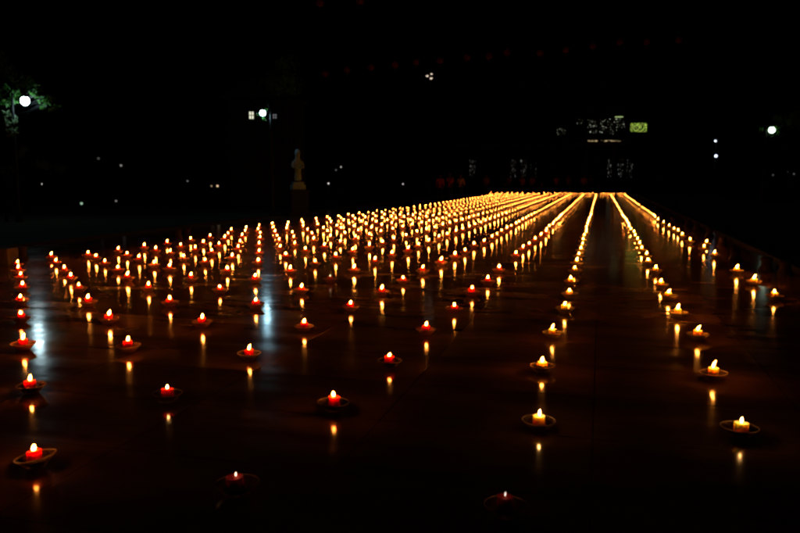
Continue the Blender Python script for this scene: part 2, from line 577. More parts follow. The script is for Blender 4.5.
def figure(pose):
    """one standing figure: body, hair, shirt, trousers, shoes"""
    V, E, Rd = [], [], []
    def add(p, r, par=None):
        V.append(p); Rd.append(r)
        if par is not None: E.append((par, len(V) - 1))
        return len(V) - 1
    pel = add((0, 0, .92), .115)
    che = add((0, .0, 1.20), .12, pel)
    nb = add((0, .005, 1.39), .06, che)
    nk = add((0, -.005, 1.455), .05, nb)
    hd = add((0, -.015, 1.53), (.068, .082), nk)
    ht = add((0, -.005, 1.60), (.070, .085), hd)
    add((0, .0, 1.655), .045, ht)
    no = add((0, -.098, 1.535), .013, hd)
    arms, legs = pose['arms'], pose['legs']
    J = {}
    for s, (el, wr), (kn, an) in ((-1, arms[0], legs[0]), (1, arms[1], legs[1])):
        ea = add((s * .078, .005, 1.54), .014, hd)
        sh = add((s * .175, .0, 1.35), .058, che)
        e = add(el, .040, sh); w = add(wr, .026, e)
        d = (Vector(wr) - Vector(el)).normalized()
        pm = add(tuple(Vector(wr) + d * .06), (.034, .02), w)
        sd = Vector((0, 1, 0)) if abs(d.y) < .7 else Vector((1, 0, 0))
        for q, (off, ln) in enumerate(((-.027, .062), (-.009, .075), (.009, .070), (.027, .055))):
            b = Vector(wr) + d * .085 + sd * off
            f1 = add(tuple(b), .0095, pm)
            f2 = add(tuple(b + d * ln * .55), .0085, f1)
            add(tuple(b + d * ln + Vector((-s * .012, 0, 0))), .0075, f2)
        tb = add(tuple(Vector(wr) + d * .035 - sd * .035), .010, w)
        add(tuple(Vector(wr) + d * .075 - sd * .05), .0085, tb)
        hp = add((s * .09, 0, .86), .082, pel)
        k = add(kn, .056, hp); a = add(an, .036, k)
        J[s] = (sh, e, w, hp, k, a)
        add((an[0] + s * .02, an[1] - .13, .03), (.035, .025), a)
    body = skin(V, E, Rd, 0)
    # shirt
    sv = [V[pel], V[che], (0, .003, 1.385)]; sr = [.135, .142, .078]; se = [(0, 1), (1, 2)]
    lo = (0, 0, .82); sv.append(lo); sr.append(.145); se.append((0, 3))
    for s in (-1, 1):
        sh, e, w, hp, k, a = J[s]
        i = len(sv)
        w2 = tuple(Vector(V[e]).lerp(Vector(V[w]), .85))
        sv += [V[sh], V[e], w2]; sr += [.076, .055, .043]; se += [(1, i), (i, i + 1), (i + 1, i + 2)]
    shirt = skin(sv, se, sr, 0)
    tv = [(0, 0, .90)]; tr = [.125]; te = []
    for s in (-1, 1):
        sh, e, w, hp, k, a = J[s]
        i = len(tv)
        tv += [V[hp], V[k], (V[a][0], V[a][1], .10)]; tr += [.098, .072, .060]; te += [(0, i), (i, i + 1), (i + 1, i + 2)]
    trous = skin(tv, te, tr, 0)
    shoes = []
    for s in (-1, 1):
        a = V[J[s][5]]
        shoes.append(skin([(a[0], a[1] + .04, .045), (a[0] + s * .01, a[1] - .06, .045), (a[0] + s * .02, a[1] - .16, .035)], [(0, 1), (1, 2)], [.045, (.05, .043), (.045, .032)], 0))
    hb = bmesh.new()
    r_ = [(.0, .105), (.05, .095), (.080, .065), (.092, .02), (.090, -.03 - pose.get('hair', 0) * .5), (.070, -.07 - pose.get('hair', 0))]
    lathe(hb, r_, 16, 0, wob=.03, off=(0, .022, 1.575))
    for v in hb.verts:
        if v.co.y < -.045 and v.co.z < 1.60: v.co.y = -.045 + (v.co.y + .045) * .2
    hair = mesh_from('hair', hb, ['hair'])
    for me_, mm in ((body, 'skin'), (shirt, 'cloth_black'), (trous, 'trouser'), (shoes[0], 'shoe'), (shoes[1], 'shoe')):
        me_.materials.clear(); me_.materials.append(M[mm])
    return dict(body=body, shirt=shirt, trousers=trous, shoe=shoes, hair=hair)

P0 = dict(arms=(((-.23, .02, 1.08), (-.22, -.06, .84)), ((.23, .02, 1.08), (.22, -.05, .84))), legs=(((-.10, -.02, .48), (-.11, .02, .09)), ((.10, -.02, .48), (.12, .03, .09))))
P1 = dict(arms=(((-.23, -.02, 1.09), (-.08, -.22, 1.06)), ((.23, -.02, 1.09), (.09, -.22, 1.08))), legs=(((-.09, -.03, .48), (-.10, .03, .09)), ((.11, -.05, .48), (.15, -.03, .09))), hair=.12)
P2 = dict(arms=(((-.22, -.03, 1.08), (-.12, -.22, 1.22)), ((.24, .06, 1.09), (.25, .02, .85))), legs=(((-.10, -.08, .49), (-.12, -.12, .09)), ((.10, .02, .48), (.12, .12, .09))))
FIGS = [figure(P0), figure(P1), figure(P2)]

def person(pos, pose, face, shirt, trousers, label, group, hs=1.0):
    root = empty('person', pos, face)
    root.scale = (hs,) * 3
    fg = FIGS[pose]
    def part(name, me, mat=None):
        o = obj(name, me, root)
        if mat:
            o.material_slots[0].link = 'OBJECT'
            o.material_slots[0].material = M[mat]
        return o
    part('body', fg['body']); part('hair', fg['hair'])
    part('shirt', fg['shirt'], shirt); part('trousers', fg['trousers'], trousers)
    part('shoe', fg['shoe'][0]); part('shoe', fg['shoe'][1])
    tag(root, label, 'person', group)

G1 = 'onlookers standing behind the far end of the candles'
BACK = [
    (440, 199.5, 0, .2, 'cloth_red', 'trouser', 'person in bright red top, leftmost of the trio beyond the candle field'),
    (450, 199.0, 1, -.3, 'cloth_red', 'trouser', 'person in darker red top between the bright red and beige figures'),
    (460.5, 198.0, 2, .1, 'cloth_beige', 'trouser', 'tall person in beige top, right of the two in red'),
    (486, 194.0, 0, .4, 'cloth_brown', 'trouser', 'person in dark maroon at the left end of the bright cross row'),
    (509, 192.8, 1, -.2, 'cloth_brown', 'trouser', 'person in brown standing behind the cross row, left of the two in rust'),
    (522, 193.0, 2, .3, 'cloth_rust', 'jeans', 'person in rust top and jeans behind the cross row'),
    (532, 192.6, 0, -.1, 'cloth_rust', 'trouser', 'person in rust top and dark trousers behind the cross row'),
    (556, 192.8, 1, .2, 'cloth_red', 'trouser', 'person in red behind the middle of the cross row'),
    (568, 192.8, 2, -.3, 'cloth_brown', 'jeans', 'person in brown and jeans, right of the red one behind the cross row'),
    (583.5, 193.2, 0, .1, 'cloth_rust', 'trouser', 'person in rust top beside the small white light'),
    (590, 192.9, 1, .3, 'cloth_grey', 'trouser', 'person in grey top behind the right part of the cross row'),
]
for x, y, p, f, sh, tr, lab in BACK:
    person(at(x, y), p, f, sh, tr, lab, G1, rnd.uniform(.96, 1.05))
G2 = 'dark silhouettes standing among the far candles'
for x, y, p, f, lab in [(505, 195.4, 0, 2.9, 'small dark silhouette at the left end of the bright cross row'),
                        (541.5, 195.4, 1, .3, 'small dark silhouette interrupting the middle of the bright cross row'),
                        (598.5, 196.3, 2, 3.3, 'small dark silhouette at the far end of the third row from right')]:
    person(at(x, y), p, f, 'cloth_black', 'trouser', lab, G2, .62)
def low_post(px, py, hgt, r, label, group):
    p = at(px, py)
    bm = bmesh.new()
    lathe(bm, [(r * 1.15, 0), (r * 1.15, .05), (r * .92, .07), (r * .85, hgt * .7), (r, hgt * .74), (r * 1.0, hgt * .86), (r * .8, hgt * .95), (0, hgt)], 14)
    o = obj('stone_bollard', mesh_from('stone_bollard', bm, ['bollard']), None, p)
    tag(o, label, 'bollard', group)
M['bollard'] = simple('worn_red_stone', (.022, .009, .006), .7, .3, 14)
G3 = 'low stone bollards along the right edge'
for x, y, lab in [
    (661, 219.5, 'low reddish stone bollard, farthest along the right edge of the field'),
    (673.5, 224, 'low stone bollard behind the bunched candles of the rightmost row, second farthest'),
    (688, 226.5, 'low stone bollard right of the rightmost row, third farthest'),
    (697, 231, 'low stone bollard right of the rightmost row, middle of the line'),
    (709.5, 237, 'low stone bollard just above the pair of close yellow candles'),
    (722.5, 246, 'low stone bollard right of the pair of close yellow candles'),
    (735, 262, 'low stone bollard just behind the first of three lone right candles'),
    (766, 271, 'low stone bollard near the right edge, left of the nearest one'),
    (785, 275, 'low stone bollard nearest to the right edge of the view')]:
    low_post(x, y, .22, .09, lab, G3)
G4 = 'low stone bollards beyond the left rows'
for x, y, lab in [
    (178, 239.5, 'narrow low stone bollard beyond the left candles, left one of a close pair'),
    (187, 237.5, 'low stone bollard beyond the left candles, right one of a close pair'),
    (22, 260, 'low stone bollard at the far left beside the cardboard box'),
    (372, 209, 'low stone bollard beyond the middle of the left field boundary')]:
    low_post(x, y, .24, .09, lab, G4)

# ------------------------------------------------------------------ cardboard box at the left edge
p = at(3, 265)
bm = bmesh.new()
box(bm, (0, 0, .14), (.36, .3, .28), 0, .2, .006)
bx = obj('cardboard_box', mesh_from('cardboard_box', bm, ['card']), None, p)
bm = bmesh.new()
box(bm, (-.10, -.19, .275), (.34, .1, .006), 0, .2)
box(bm, (.10, .19, .275), (.34, .1, .006), 0, .2)
obj('flap', mesh_from('flap', bm, ['card']), bx)
tag(bx, 'brown cardboard box on the paving at the left edge', 'box')

# ------------------------------------------------------------------ street lamps
LAMP = dict(l1=emit('lamp_glass', (.62, .92, 1.0), 52), l2=emit('lamp_glass_cool', (.45, .82, 1.0), 70), l3=emit('lamp_glass_green', (.72, 1.0, .74), 5),
            star=emit('star_lamp_glass', (.72, .82, 1.0), 2.2))
def street_lamp(px, py, depth, mat, rg, label, arm=.35, side=1):
    c = deep(px, py, depth)
    root = empty('street_lamp', (c.x, c.y, 0))
    bm = bmesh.new()
    ax = RT * (arm * side)
    lathe(bm, [(.13, 0), (.13, .10), (.09, .16), (.06, .5), (.045, c.z * .8), (.036, c.z + .25), (0, c.z + .26)], 12, off=(ax.x, ax.y, 0))
    obj('post', mesh_from('post', bm, ['metal']), root)
    bm = bmesh.new()
    tube(bm, [(ax.x, ax.y, c.z + .15), (ax.x * .6, ax.y * .6, c.z + .33), (ax.x * .2, ax.y * .2, c.z + .36), (0, 0, c.z + rg + .04)], .018, 8)
    lathe(bm, [(0, .1), (.04, .09), (rg * .7, .03), (rg * .9, 0)], 16, off=(0, 0, c.z + rg * .8))
    obj('bracket', mesh_from('bracket', bm, ['metal']), root)
    bm = bmesh.new(); ball(bm, (0, 0, c.z), rg, 0, 16)
    obj('lamp_globe', mesh_from('lamp_globe', bm, [LAMP[mat]]), root)
    for q in range(5):  # ribs added over the globe to break up its bright disc
        a = q * 2 * math.pi / 5 + .4
        bm = bmesh.new()
        tube(bm, [(math.cos(a) * rg * 1.04 * math.sin(t), math.sin(a) * rg * 1.04 * math.sin(t), c.z - rg * 1.06 * math.cos(t)) for t in [math.pi * k / 8 for k in range(1, 8)]], rg * .07, 5)
        obj('added_rib', mesh_from('added_rib', bm, ['metal']), root)
    tag(root, label, 'street lamp', 'lit street lamps')
    return c
c1 = street_lamp(25, 101, 23.2, 'l1', .135, 'street lamp glowing white-green among leaves at the upper left', .4, -1)
c2 = street_lamp(262.5, 113, 27.0, 'l2', .105, 'street lamp glowing cyan between two small lit panes', .3, 1)
c3 = street_lamp(772, 130, 38, 'l3', .17, 'street lamp glowing pale green at the upper right', .3, -1)
# mast with two small bluish lamps
c = deep(716, 156, 50); ca = deep(715.5, 141, 50)
root = empty('lamp_mast', (c.x, c.y, 0))
bm = bmesh.new(); lathe(bm, [(.12, 0), (.08, .3), (.05, ca.z + .3), (0, ca.z + .31)], 10, off=(0, .28, 0))
obj('post', mesh_from('post', bm, ['metal']), root)
for cc, rr in ((c, .10), (ca, .075)):
    bm = bmesh.new(); ball(bm, (cc.x - c.x, cc.y - c.y, cc.z), rr, 0, 12)
    lg = obj('lamp_globe', mesh_from('lamp_globe', bm, [LAMP['star']]), root)
    bm = bmesh.new(); tube(bm, [(0, .28, cc.z + .1), (cc.x - c.x, cc.y - c.y + .08, cc.z + .1)], .02, 6)
    obj('bracket', mesh_from('bracket', bm, ['metal']), root)
tag(root, 'mast with two small bluish-white lamps one above the other', 'lamp mast')

# dark gatehouse with two small lit windows behind the cyan lamp
gc = deep(264, 178, 36)
gh = empty('gatehouse', (gc.x, gc.y, 0), YAW)
w_, e_ = 3.4, deep(264, 100, 36).z
bm = bmesh.new(); box(bm, (0, 1.2, e_ / 2), (w_, 2.4, e_))
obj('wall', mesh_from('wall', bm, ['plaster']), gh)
bm = bmesh.new()
lathe(bm, [(w_ * .80, e_), (w_ * .74, e_ + .12), (w_ * .3, e_ + 1.0), (0, e_ + 1.15)], 4, off=(0, 1.2, 0), smooth=False)
bmesh.ops.rotate(bm, cent=(0, 1.2, 0), matrix=Matrix.Rotation(math.pi / 4, 3, 'Z'), verts=bm.verts)
obj('roof', mesh_from('roof', bm, ['tile_roof']), gh)
for x, y, ww, hh, st, cc in ((253, 116, .22, .34, .9, (.95, .95, .70)), (276, 117, .18, .20, .16, (.8, .8, .85))):
    p = deep(x, y, 36); lx = (x - 264) / F * 36
    bm = bmesh.new()
    for sx in (-1, 1): box(bm, (lx + sx * (ww / 2 + .02), -.02, p.z), (.04, .05, hh + .08))
    for sz in (-1, 1): box(bm, (lx, -.02, p.z + sz * (hh / 2 + .02)), (ww - .002, .048, .04))
    box(bm, (lx, -.021, p.z), (.03, .04, hh - .002)); box(bm, (lx, -.022, p.z), (ww - .002, .038, .03))
    f = obj('window', mesh_from('window', bm, ['metal']), gh)
    bm = bmesh.new(); box(bm, (lx, -.006, p.z), (ww, .008, hh))
    obj('pane', mesh_from('pane', bm, [emit('window_light', cc, st)]), f)
tag(gh, 'dark gatehouse with two small lit windows beside the cyan street lamp', 'gatehouse')

# small garden lamps far off in the dark
SM = {}
def garden_lamp(px, py, depth, col, st, rg, label):
    c = deep(px, py, depth)
    root = empty('garden_lamp', (c.x, c.y, 0))
    bm = bmesh.new()
    lathe(bm, [(.08, 0), (.08, .06), (.03, .09), (.025, c.z - rg * 1.2), (rg * .8, c.z - rg), (0, c.z - rg * .98)], 10)
    obj('post', mesh_from('post', bm, ['metal']), root)
    bm = bmesh.new()
    lathe(bm, [(rg * .35, c.z + rg * .9), (rg * 1.3, c.z + rg), (0, c.z + rg * 1.7)], 10)
    obj('cap', mesh_from('cap', bm, ['metal']), root)
    st *= .4
    bm = bmesh.new(); ball(bm, (0, 0, c.z), rg, 0, 10)
    k = (col, st)
    if k not in SM: SM[k] = emit('garden_lamp_glass', col, st)
    obj('lamp_glass', mesh_from('lamp_glass', bm, [SM[k]]), root)
    tag(root, label, 'garden lamp', 'small distant garden lamps')
W_, Y_, G_, B_ = (1, .95, .9), (1, .7, .4), (.6, 1, .7), (.6, .75, 1)
for a in [
    (41.5, 184, 38, W_, 3.5, .035, 'tiny white lamp below the faintly lit shrubs at the left'),
    (81.5, 203.5, 34, G_, 1.2, .06, 'dim greenish ground lamp left of a fainter white one'),
    (116, 201, 34, W_, .5, .045, 'very dim white ground lamp right of the greenish one'),
    (121, 165.5, 45, W_, .5, .07, 'faint white lamp raised in the dark, above the left ground lamps'),
    (98.5, 158.5, 45, W_, .12, .08, 'faintest raised lamp left of the other faint raised one'),
    (211.5, 186, 40, Y_, .9, .045, 'small amber lamp, left one of a close pair'),
    (217.5, 186, 40, Y_, 2.2, .06, 'small amber lamp, right and brighter one of a close pair'),
    (187.5, 181, 40, W_, .3, .05, 'dim white lamp left of the amber pair'),
    (267.5, 183.5, 40, W_, .7, .045, 'dim white lamp between the amber pair and the statue'),
    (328.5, 183.5, 40, W_, 2.5, .045, 'small white lamp just right of the statue'),
    (341, 167, 42, W_, 1.0, .05, 'small white raised lamp upper right of the statue'),
    (336, 170, 44, W_, .25, .05, 'dim raised lamp left of the small white raised one'),
    (403, 184, 46, W_, 2.0, .045, 'small white lamp alone left of the people in red'),
    (584, 179.6, 76, W_, 5, .09, 'white lamp behind the people at the end of the candles'),
    (794, 174, 45, W_, .25, .05, 'faint lamp at the far right edge under the lit tree'),
    (788.5, 171.5, 45, W_, .4, .05, 'faint lamp left of the right-edge one'),
    (773, 175, 45, W_, .2, .05, 'faint lamp under the upper right street lamp'),
]:
    garden_lamp(*a)

# lit cluster high above the trees
c = deep(430, 77, 58)
root = empty('flood_lamp', (c.x, c.y, 0))
bm = bmesh.new(); lathe(bm, [(.16, 0), (.1, .4), (.05, c.z - .25), (0, c.z - .24)], 10)
obj('post', mesh_from('post', bm, ['metal']), root)
bm = bmesh.new()
tube(bm, [(-.3, 0, c.z - .1), (0, 0, c.z - .25), (.3, 0, c.z - .1)], .03, 6)
obj('crossbar', mesh_from('crossbar', bm, ['metal']), root)
for dx, dz, r_ in ((-.22, .08, .11), (.12, .22, .09), (.10, -.12, .12)):
    bm = bmesh.new(); ball(bm, (dx, 0, c.z + dz), r_, 0, 10, .7)
    obj('lamp_head', mesh_from('lamp_head', bm, [emit('flood_lamp_glass', (1, .78, .62), .8)]), root)
tag(root, 'high mast with three small warm lamps below the red lanterns', 'flood lamp')

# ------------------------------------------------------------------ statue on a pedestal
c = deep(298, 190, 27.7)
root = empty('stone_statue', (c.x, c.y, 0), YAW * .5 + .5)
bm = bmesh.new()
zt = c.z
box(bm, (0, 0, .08), (.9, .9, .16), bevel=.015)
box(bm, (0, 0, .16 + (zt - .26) / 2), (.66, .66, zt - .26), bevel=.01)
box(bm, (0, 0, zt - .05), (.78, .78, .1), bevel=.012)
obj('pedestal', mesh_from('pedestal', bm, ['dark_stone']), root)
bm = bmesh.new()
box(bm, (0, 0, zt + .10), (.50, .46, .20), bevel=.02)
box(bm, (0, 0, zt + .25), (.40, .38, .10), bevel=.02)
obj('plinth', mesh_from('plinth', bm, ['stone']), root)
z = zt + .30
sv = [(0, 0, z + .02), (0, 0, z + .30), (0, 0, z + .55), (0, 0, z + .76), (0, -.01, z + .86), (0, -.03, z + .99), (0, -.01, z + 1.12), (0, .0, z + 1.22)]
sr = [(.17, .15), (.12, .11), (.14, .12), (.13, .10), .048, (.135, .14), (.15, .15), .07]
se = [(k, k + 1) for k in range(7)]
for s in (-1, 1):
    i = len(sv)
    sv += [(s * .17, 0, z + .74), (s * .21, -.05, z + .54), (s * .04, -.18, z + .52)]
    sr += [.065, .06, .05]
    se += [(3, i), (i, i + 1), (i + 1, i + 2)]
sv += [(0, -.15, z + 1.0)]; sr += [.02]; se += [(5, len(sv) - 1)]
sm = skin(sv, se, sr, 0, 2)
sm.materials.clear(); sm.materials.append(M['stone'])
fo = obj('robed_figure', sm, root)
tag(root, 'pale stone statue of a robed figure on a square pedestal', 'statue')

# ------------------------------------------------------------------ trees
def leaves(bm, centre, rad, count, size, rg, mat=0, squash=.75):
    for _ in range(count):
        while True:
            q = Vector((rg.uniform(-1, 1), rg.uniform(-1, 1), rg.uniform(-1, 1)))
            if q.length < 1: break
        q = q * (.55 + .45 * q.length)
        p = Vector(centre) + Vector((q.x * rad, q.y * rad, q.z * rad * squash))
        n = Vector((rg.gauss(0, 1), rg.gauss(0, 1), rg.gauss(.6, 1))).normalized()
        u = n.orthogonal().normalized()
        u = Quaternion(n, rg.uniform(0, 6.28)) @ u
        v = n.cross(u)
        L = size * rg.uniform(.7, 1.3); Wd = L * .42
        vs = [bm.verts.new(p + u * L * .5), bm.verts.new(p + v * Wd * .5 - n * L * .06), bm.verts.new(p - u * L * .5 - n * L * .05), bm.verts.new(p - v * Wd * .5 - n * L * .06)]
        f = bm.faces.new(vs); f.material_index = mat

def tree(base, hgt, clumps, label, leaf='leaf', seed=1, size=.16, trunk_r=.14, per=260):
    rg = random.Random(seed)
    root = empty('broadleaf_tree', base)
    bm = bmesh.new()
    tube(bm, [(0, 0, 0), (.06, .03, hgt * .3), (-.05, .05, hgt * .6), (.04, 0, hgt * .85)], [trunk_r * 1.5, trunk_r, trunk_r * .8, trunk_r * .4], 9)
    for cx, cy, cz, r in clumps:
        b0 = Vector((0, .03, hgt * rg.uniform(.35, .6)))
        e = Vector((cx, cy, cz))
        mid = b0.lerp(e, .5) + Vector((rg.uniform(-.2, .2), rg.uniform(-.2, .2), .15))
        tube(bm, [b0, mid, e], [trunk_r * .5, trunk_r * .3, .02], 6)
        for _ in range(4):
            e2 = e + Vector((rg.uniform(-1, 1), rg.uniform(-1, 1), rg.uniform(-.5, .8))) * r * .8
            tube(bm, [mid.lerp(e, .6), e2], [.025, .008], 5)
    obj('trunk', mesh_from('trunk', bm, ['bark']), root)
    bm = bmesh.new()
    for cx, cy, cz, r in clumps:
        for _ in range(5):
            o_ = Vector((rg.uniform(-1, 1), rg.uniform(-1, 1), rg.uniform(-.7, .7))) * r * .62
            leaves(bm, (cx + o_.x, cy + o_.y, cz + o_.z), r * rg.uniform(.32, .5), int(per * max(r * r, .045) / 5), size, rg)
    obj('crown', mesh_from('crown', bm, [leaf]), root)
    tag(root, label, 'tree', 'trees around the plaza')

def rel(base, px, py, d):
    p = deep(px, py, d); return (p.x - base.x, p.y - base.y, p.z)
b1 = deep(-25, 178, 25.5); b1.z = 0
cl = [rel(b1, x, y, d) + (r,) for x, y, d, r in [(41, 98, 23.3, .26), (47, 102, 23.4, .20), (36, 95, 23.2, .18), (43, 106, 23.3, .14), (51, 98, 23.5, .16), (35, 92, 23.1, .2), (14, 94, 23.7, .4), (9, 102, 23.4, .3), (54, 107, 24.4, .25), (32, 88, 24.3, .28), (-8, 98, 24.5, .8), (8, 70, 25.5, .9), (-30, 60, 25.5, 1.2), (-40, 110, 26, 1.0)]]  # two near clumps left of the lamp are added to stand for its halo
tree(b1, 6.0, cl, 'broadleaf tree with green leaves lit by the upper left lamp', 'leaf', 3, .15, .15, 620)
b2_ = deep(4, 178, 23.6); b2_.z = 0
root = empty('slender_shrub', b2_)
bm = bmesh.new(); rg = random.Random(8)
top = deep(10, 120, 23.2) - b2_
tube(bm, [(0, 0, 0), (.05, 0, 1.2), (top.x, top.y, top.z)], [.05, .035, .015], 7)
obj('trunk', mesh_from('trunk', bm, ['bark']), root)
bm = bmesh.new()
for x, y, r in ((8, 113, .18), (11, 118, .2), (8, 124, .17), (13, 130, .17), (9, 133, .15), (15, 121, .12)):
    q = deep(x, y, 23.2) - b2_
    leaves(bm, q, r, 16, .17, rg)
obj('crown', mesh_from('crown', bm, ['leaf_pale']), root)
tag(root, 'slender shrub with pale lit leaves under the upper left lamp', 'shrub')
# right lamp tree
b3 = deep(790, 178, 39.5); b3.z = 0
cl = [rel(b3, x, y, d) + (r,) for x, y, d, r in [(764, 130, 38.0, .30), (768, 134, 37.7, .16), (776, 127, 37.7, .18), (781, 133, 38.3, .30), (772, 136, 37.7, .14), (788, 120, 39.5, .9), (812, 118, 41, 1.3), (776, 118, 39.2, .5)]]
tree(b3, 4.2, cl, 'broadleaf tree around the upper right street lamp', 'leaf', 5, .15, .13, 420)
b4 = deep(285, 178, 33); b4.z = 0
cl = [rel(b4, x, y, d) + (r,) for x, y, d, r in [(258, 114, 26.8, .10), (266, 109, 26.8, .10), (264, 119, 26.8, .10), (285, 88, 33, .9), (262, 78, 34, 1.0), (300, 72, 34, 1.1)]]  # three tiny clumps added before the cyan lamp to mottle its disc
tree(b4, 4.4, cl, 'dark tree rising behind the gatehouse and cyan street lamp', 'leaf', 6, .12, .09, 460)
# low shrubs on the left catching a little light
for q, (x, y, d, r, lab) in enumerate([(20, 152, 30, .30, 'small pale-leaved shrub branch high at the left'), (42, 166, 31, .42, 'shrub with upright stems lit faintly at the left'),
                                       (61, 168, 31, .32, 'rounded yellow-green shrub, right of the upright one'), (8, 172, 30, .4, 'thin-stemmed shrub at the left edge')]):
    b = deep(x, y, d); zc = b.z; b.z = 0
    root = empty('garden_shrub', b)
    rg = random.Random(20 + q)
    bm = bmesh.new()
    for k in range(5):
        a = rg.uniform(0, 6.28)
        tube(bm, [(0, 0, 0), (math.cos(a) * r * .3, math.sin(a) * r * .3, zc * .7), (math.cos(a) * r * .7, math.sin(a) * r * .7, zc + r * .5)], [.03, .02, .008], 5)
    obj('stem', mesh_from('stem', bm, ['bark']), root)
    bm = bmesh.new()
    for k in range(5):
        leaves(bm, (rg.uniform(-r, r) * .6, rg.uniform(-r, r) * .6, zc + rg.uniform(-r, r) * .6), r * .5, 40, .13, rg)
    obj('foliage', mesh_from('foliage', bm, ['leaf_pale']), root)
    tag(root, lab, 'shrub', 'shrubs at the left of the plaza')

# ------------------------------------------------------------------ temple hall behind the candles
HD = 78.0
hc = deep(560, 178, HD)
hall = empty('temple_hall', (hc.x, hc.y, 0), YAW * .4)
inv = Matrix.Rotation(-YAW * .4, 3, 'Z')
def hl(px, py, front=0.0):
    """hall coordinates of a point of its front plane (y = front)"""
    d = inv @ ray(px, py)
    o_ = inv @ (EYE - Vector((hc.x, hc.y, 0)))
    t = (front - o_.y) / d.y
    return o_ + d * t
L0, L1 = hl(455, 178).x, hl(668, 178).x
W = L1 - L0; CX = (L0 + L1) / 2
z_e = hl(600, 141).z     # lower eave
z_u = hl(600, 114).z
bm = bmesh.new()
box(bm, (CX, 4.0, .25), (W + 3, 11.5, .5), bevel=.04)
for k in range(3): box(bm, (CX, -1.95 - .3 * k, .21 - .08 * k), (6, .32, .42 - .16 * k))
obj('platform', mesh_from('platform', bm, ['dark_stone']), hall)
bm = bmesh.new()
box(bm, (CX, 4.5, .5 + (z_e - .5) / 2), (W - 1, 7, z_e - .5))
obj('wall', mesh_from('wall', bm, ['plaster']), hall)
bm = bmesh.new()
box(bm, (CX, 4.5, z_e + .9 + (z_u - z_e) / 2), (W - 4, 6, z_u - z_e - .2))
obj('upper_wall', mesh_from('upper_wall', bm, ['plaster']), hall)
def hip_roof(x0, x1, y0, y1, z0, rise, over, inset):
    bm = bmesh.new(); n = 14; rings = []
    for k in range(7):
        t = k / 6
        zz = z0 + rise * t ** 1.6
        ix = (inset + over) * t; iy = ((y1 - y0) / 2 + over - .15) * t
        pts = []
        X0, X1, Y0, Y1 = x0 - over + ix, x1 + over - ix, y0 - over + iy, y1 + over - iy
        for (ax, ay, bx_, by) in ((X0, Y0, X1, Y0), (X1, Y0, X1, Y1), (X1, Y1, X0, Y1), (X0, Y1, X0, Y0)):
            for j in range(n):
                s = j / n
                lift = (abs(s - .5) * 2) ** 6 * .55 * (1 - t)
                pts.append(bm.verts.new((ax + (bx_ - ax) * s, ay + (by - ay) * s, zz + lift)))
        rings.append(pts)
    N = len(rings[0])
    for A, B in zip(rings, rings[1:]):
        for j in range(N): bm.faces.new((A[j], A[(j + 1) % N], B[(j + 1) % N], B[j]))
    bm.faces.new(rings[-1]); bm.faces.new(list(reversed(rings[0])))
    return bm
obj('lower_roof', mesh_from('lower_roof', hip_roof(CX - W / 2, CX + W / 2, 0.2, 8.6, z_e + .12, 1.3, 1.3, 3.0), ['tile_roof']), hall)
rf = obj('upper_roof', mesh_from('upper_roof', hip_roof(CX - W / 2 + 2, CX + W / 2 - 2, 1.5, 7.5, z_u + 1.0, 2.6, 1.2, 4.0), ['tile_roof']), hall)
bm = bmesh.new(); box(bm, (CX, 4.5, z_u + 3.75), (W - 11, .3, .5), bevel=.05)
obj('ridge', mesh_from('ridge', bm, ['tile_roof']), rf)
for k in range(9):
    x = L0 + W * k / 8
    bm = bmesh.new(); lathe(bm, [(.34, .5), (.34, .62), (.24, .72), (.23, z_e), (0, z_e)], 14, off=(x, -.4, 0))
    obj('column', mesh_from('column', bm, ['red_paint']), hall)
bm = bmesh.new(); box(bm, (CX, -.4, z_e - .32), (W, .18, .3))
obj('beam', mesh_from('beam', bm, ['red_paint']), hall)
# lit lattice windows: light shows through in broken pieces
def broken_light(name, col, st, scale, lo, stretch=(1, 1, 1), col2=None):
    m = bpy.data.materials.new(name); m.use_nodes = True
    n, l = m.node_tree.nodes, m.node_tree.links
    b = n['Principled BSDF']
    b.inputs['Base Color'].default_value = (.02, .02, .018, 1)
    tc = n.new('ShaderNodeTexCoord'); mp = n.new('ShaderNodeMapping'); mp.inputs['Scale'].default_value = stretch
    l.new(tc.outputs['Object'], mp.inputs[0])
    t = noise(n, l, scale, 3, mp.outputs[0], .6)
    r = ramp(n, l, t.outputs['Fac'], [(lo, (0, 0, 0)), (lo + .12, (1, 1, 1))])
    ml = n.new('ShaderNodeMath'); ml.operation = 'MULTIPLY'; ml.inputs[1].default_value = st
    l.new(r.outputs[0], ml.inputs[0])
    if col2:
        t2 = noise(n, l, scale * 1.7, 2, tc.outputs['Object'])
        r2 = ramp(n, l, t2.outputs['Fac'], [(.42, col), (.58, col2)])
        l.new(r2.outputs[0], b.inputs['Emission Color'])
    else:
        b.inputs['Emission Color'].default_value = (*col, 1)
    l.new(ml.outputs[0], b.inputs['Emission Strength'])
    return m
M['door_light'] = broken_light('lattice_light', (.85, .95, .85), .28, 6.5, .60, (1.6, 1, .6))
M['upper_light'] = broken_light('upper_pane_light', (.85, .95, .70), 2.2, 7.5, .63)
M['eave_light'] = broken_light('eave_light', (1.0, .72, .35), .45, 3.0, .46)
M['sign_light'] = broken_light('sign_light', (.28, .62, .05), 1.0, 9, .5, (1, 1, 1), (.85, 1.0, .18))
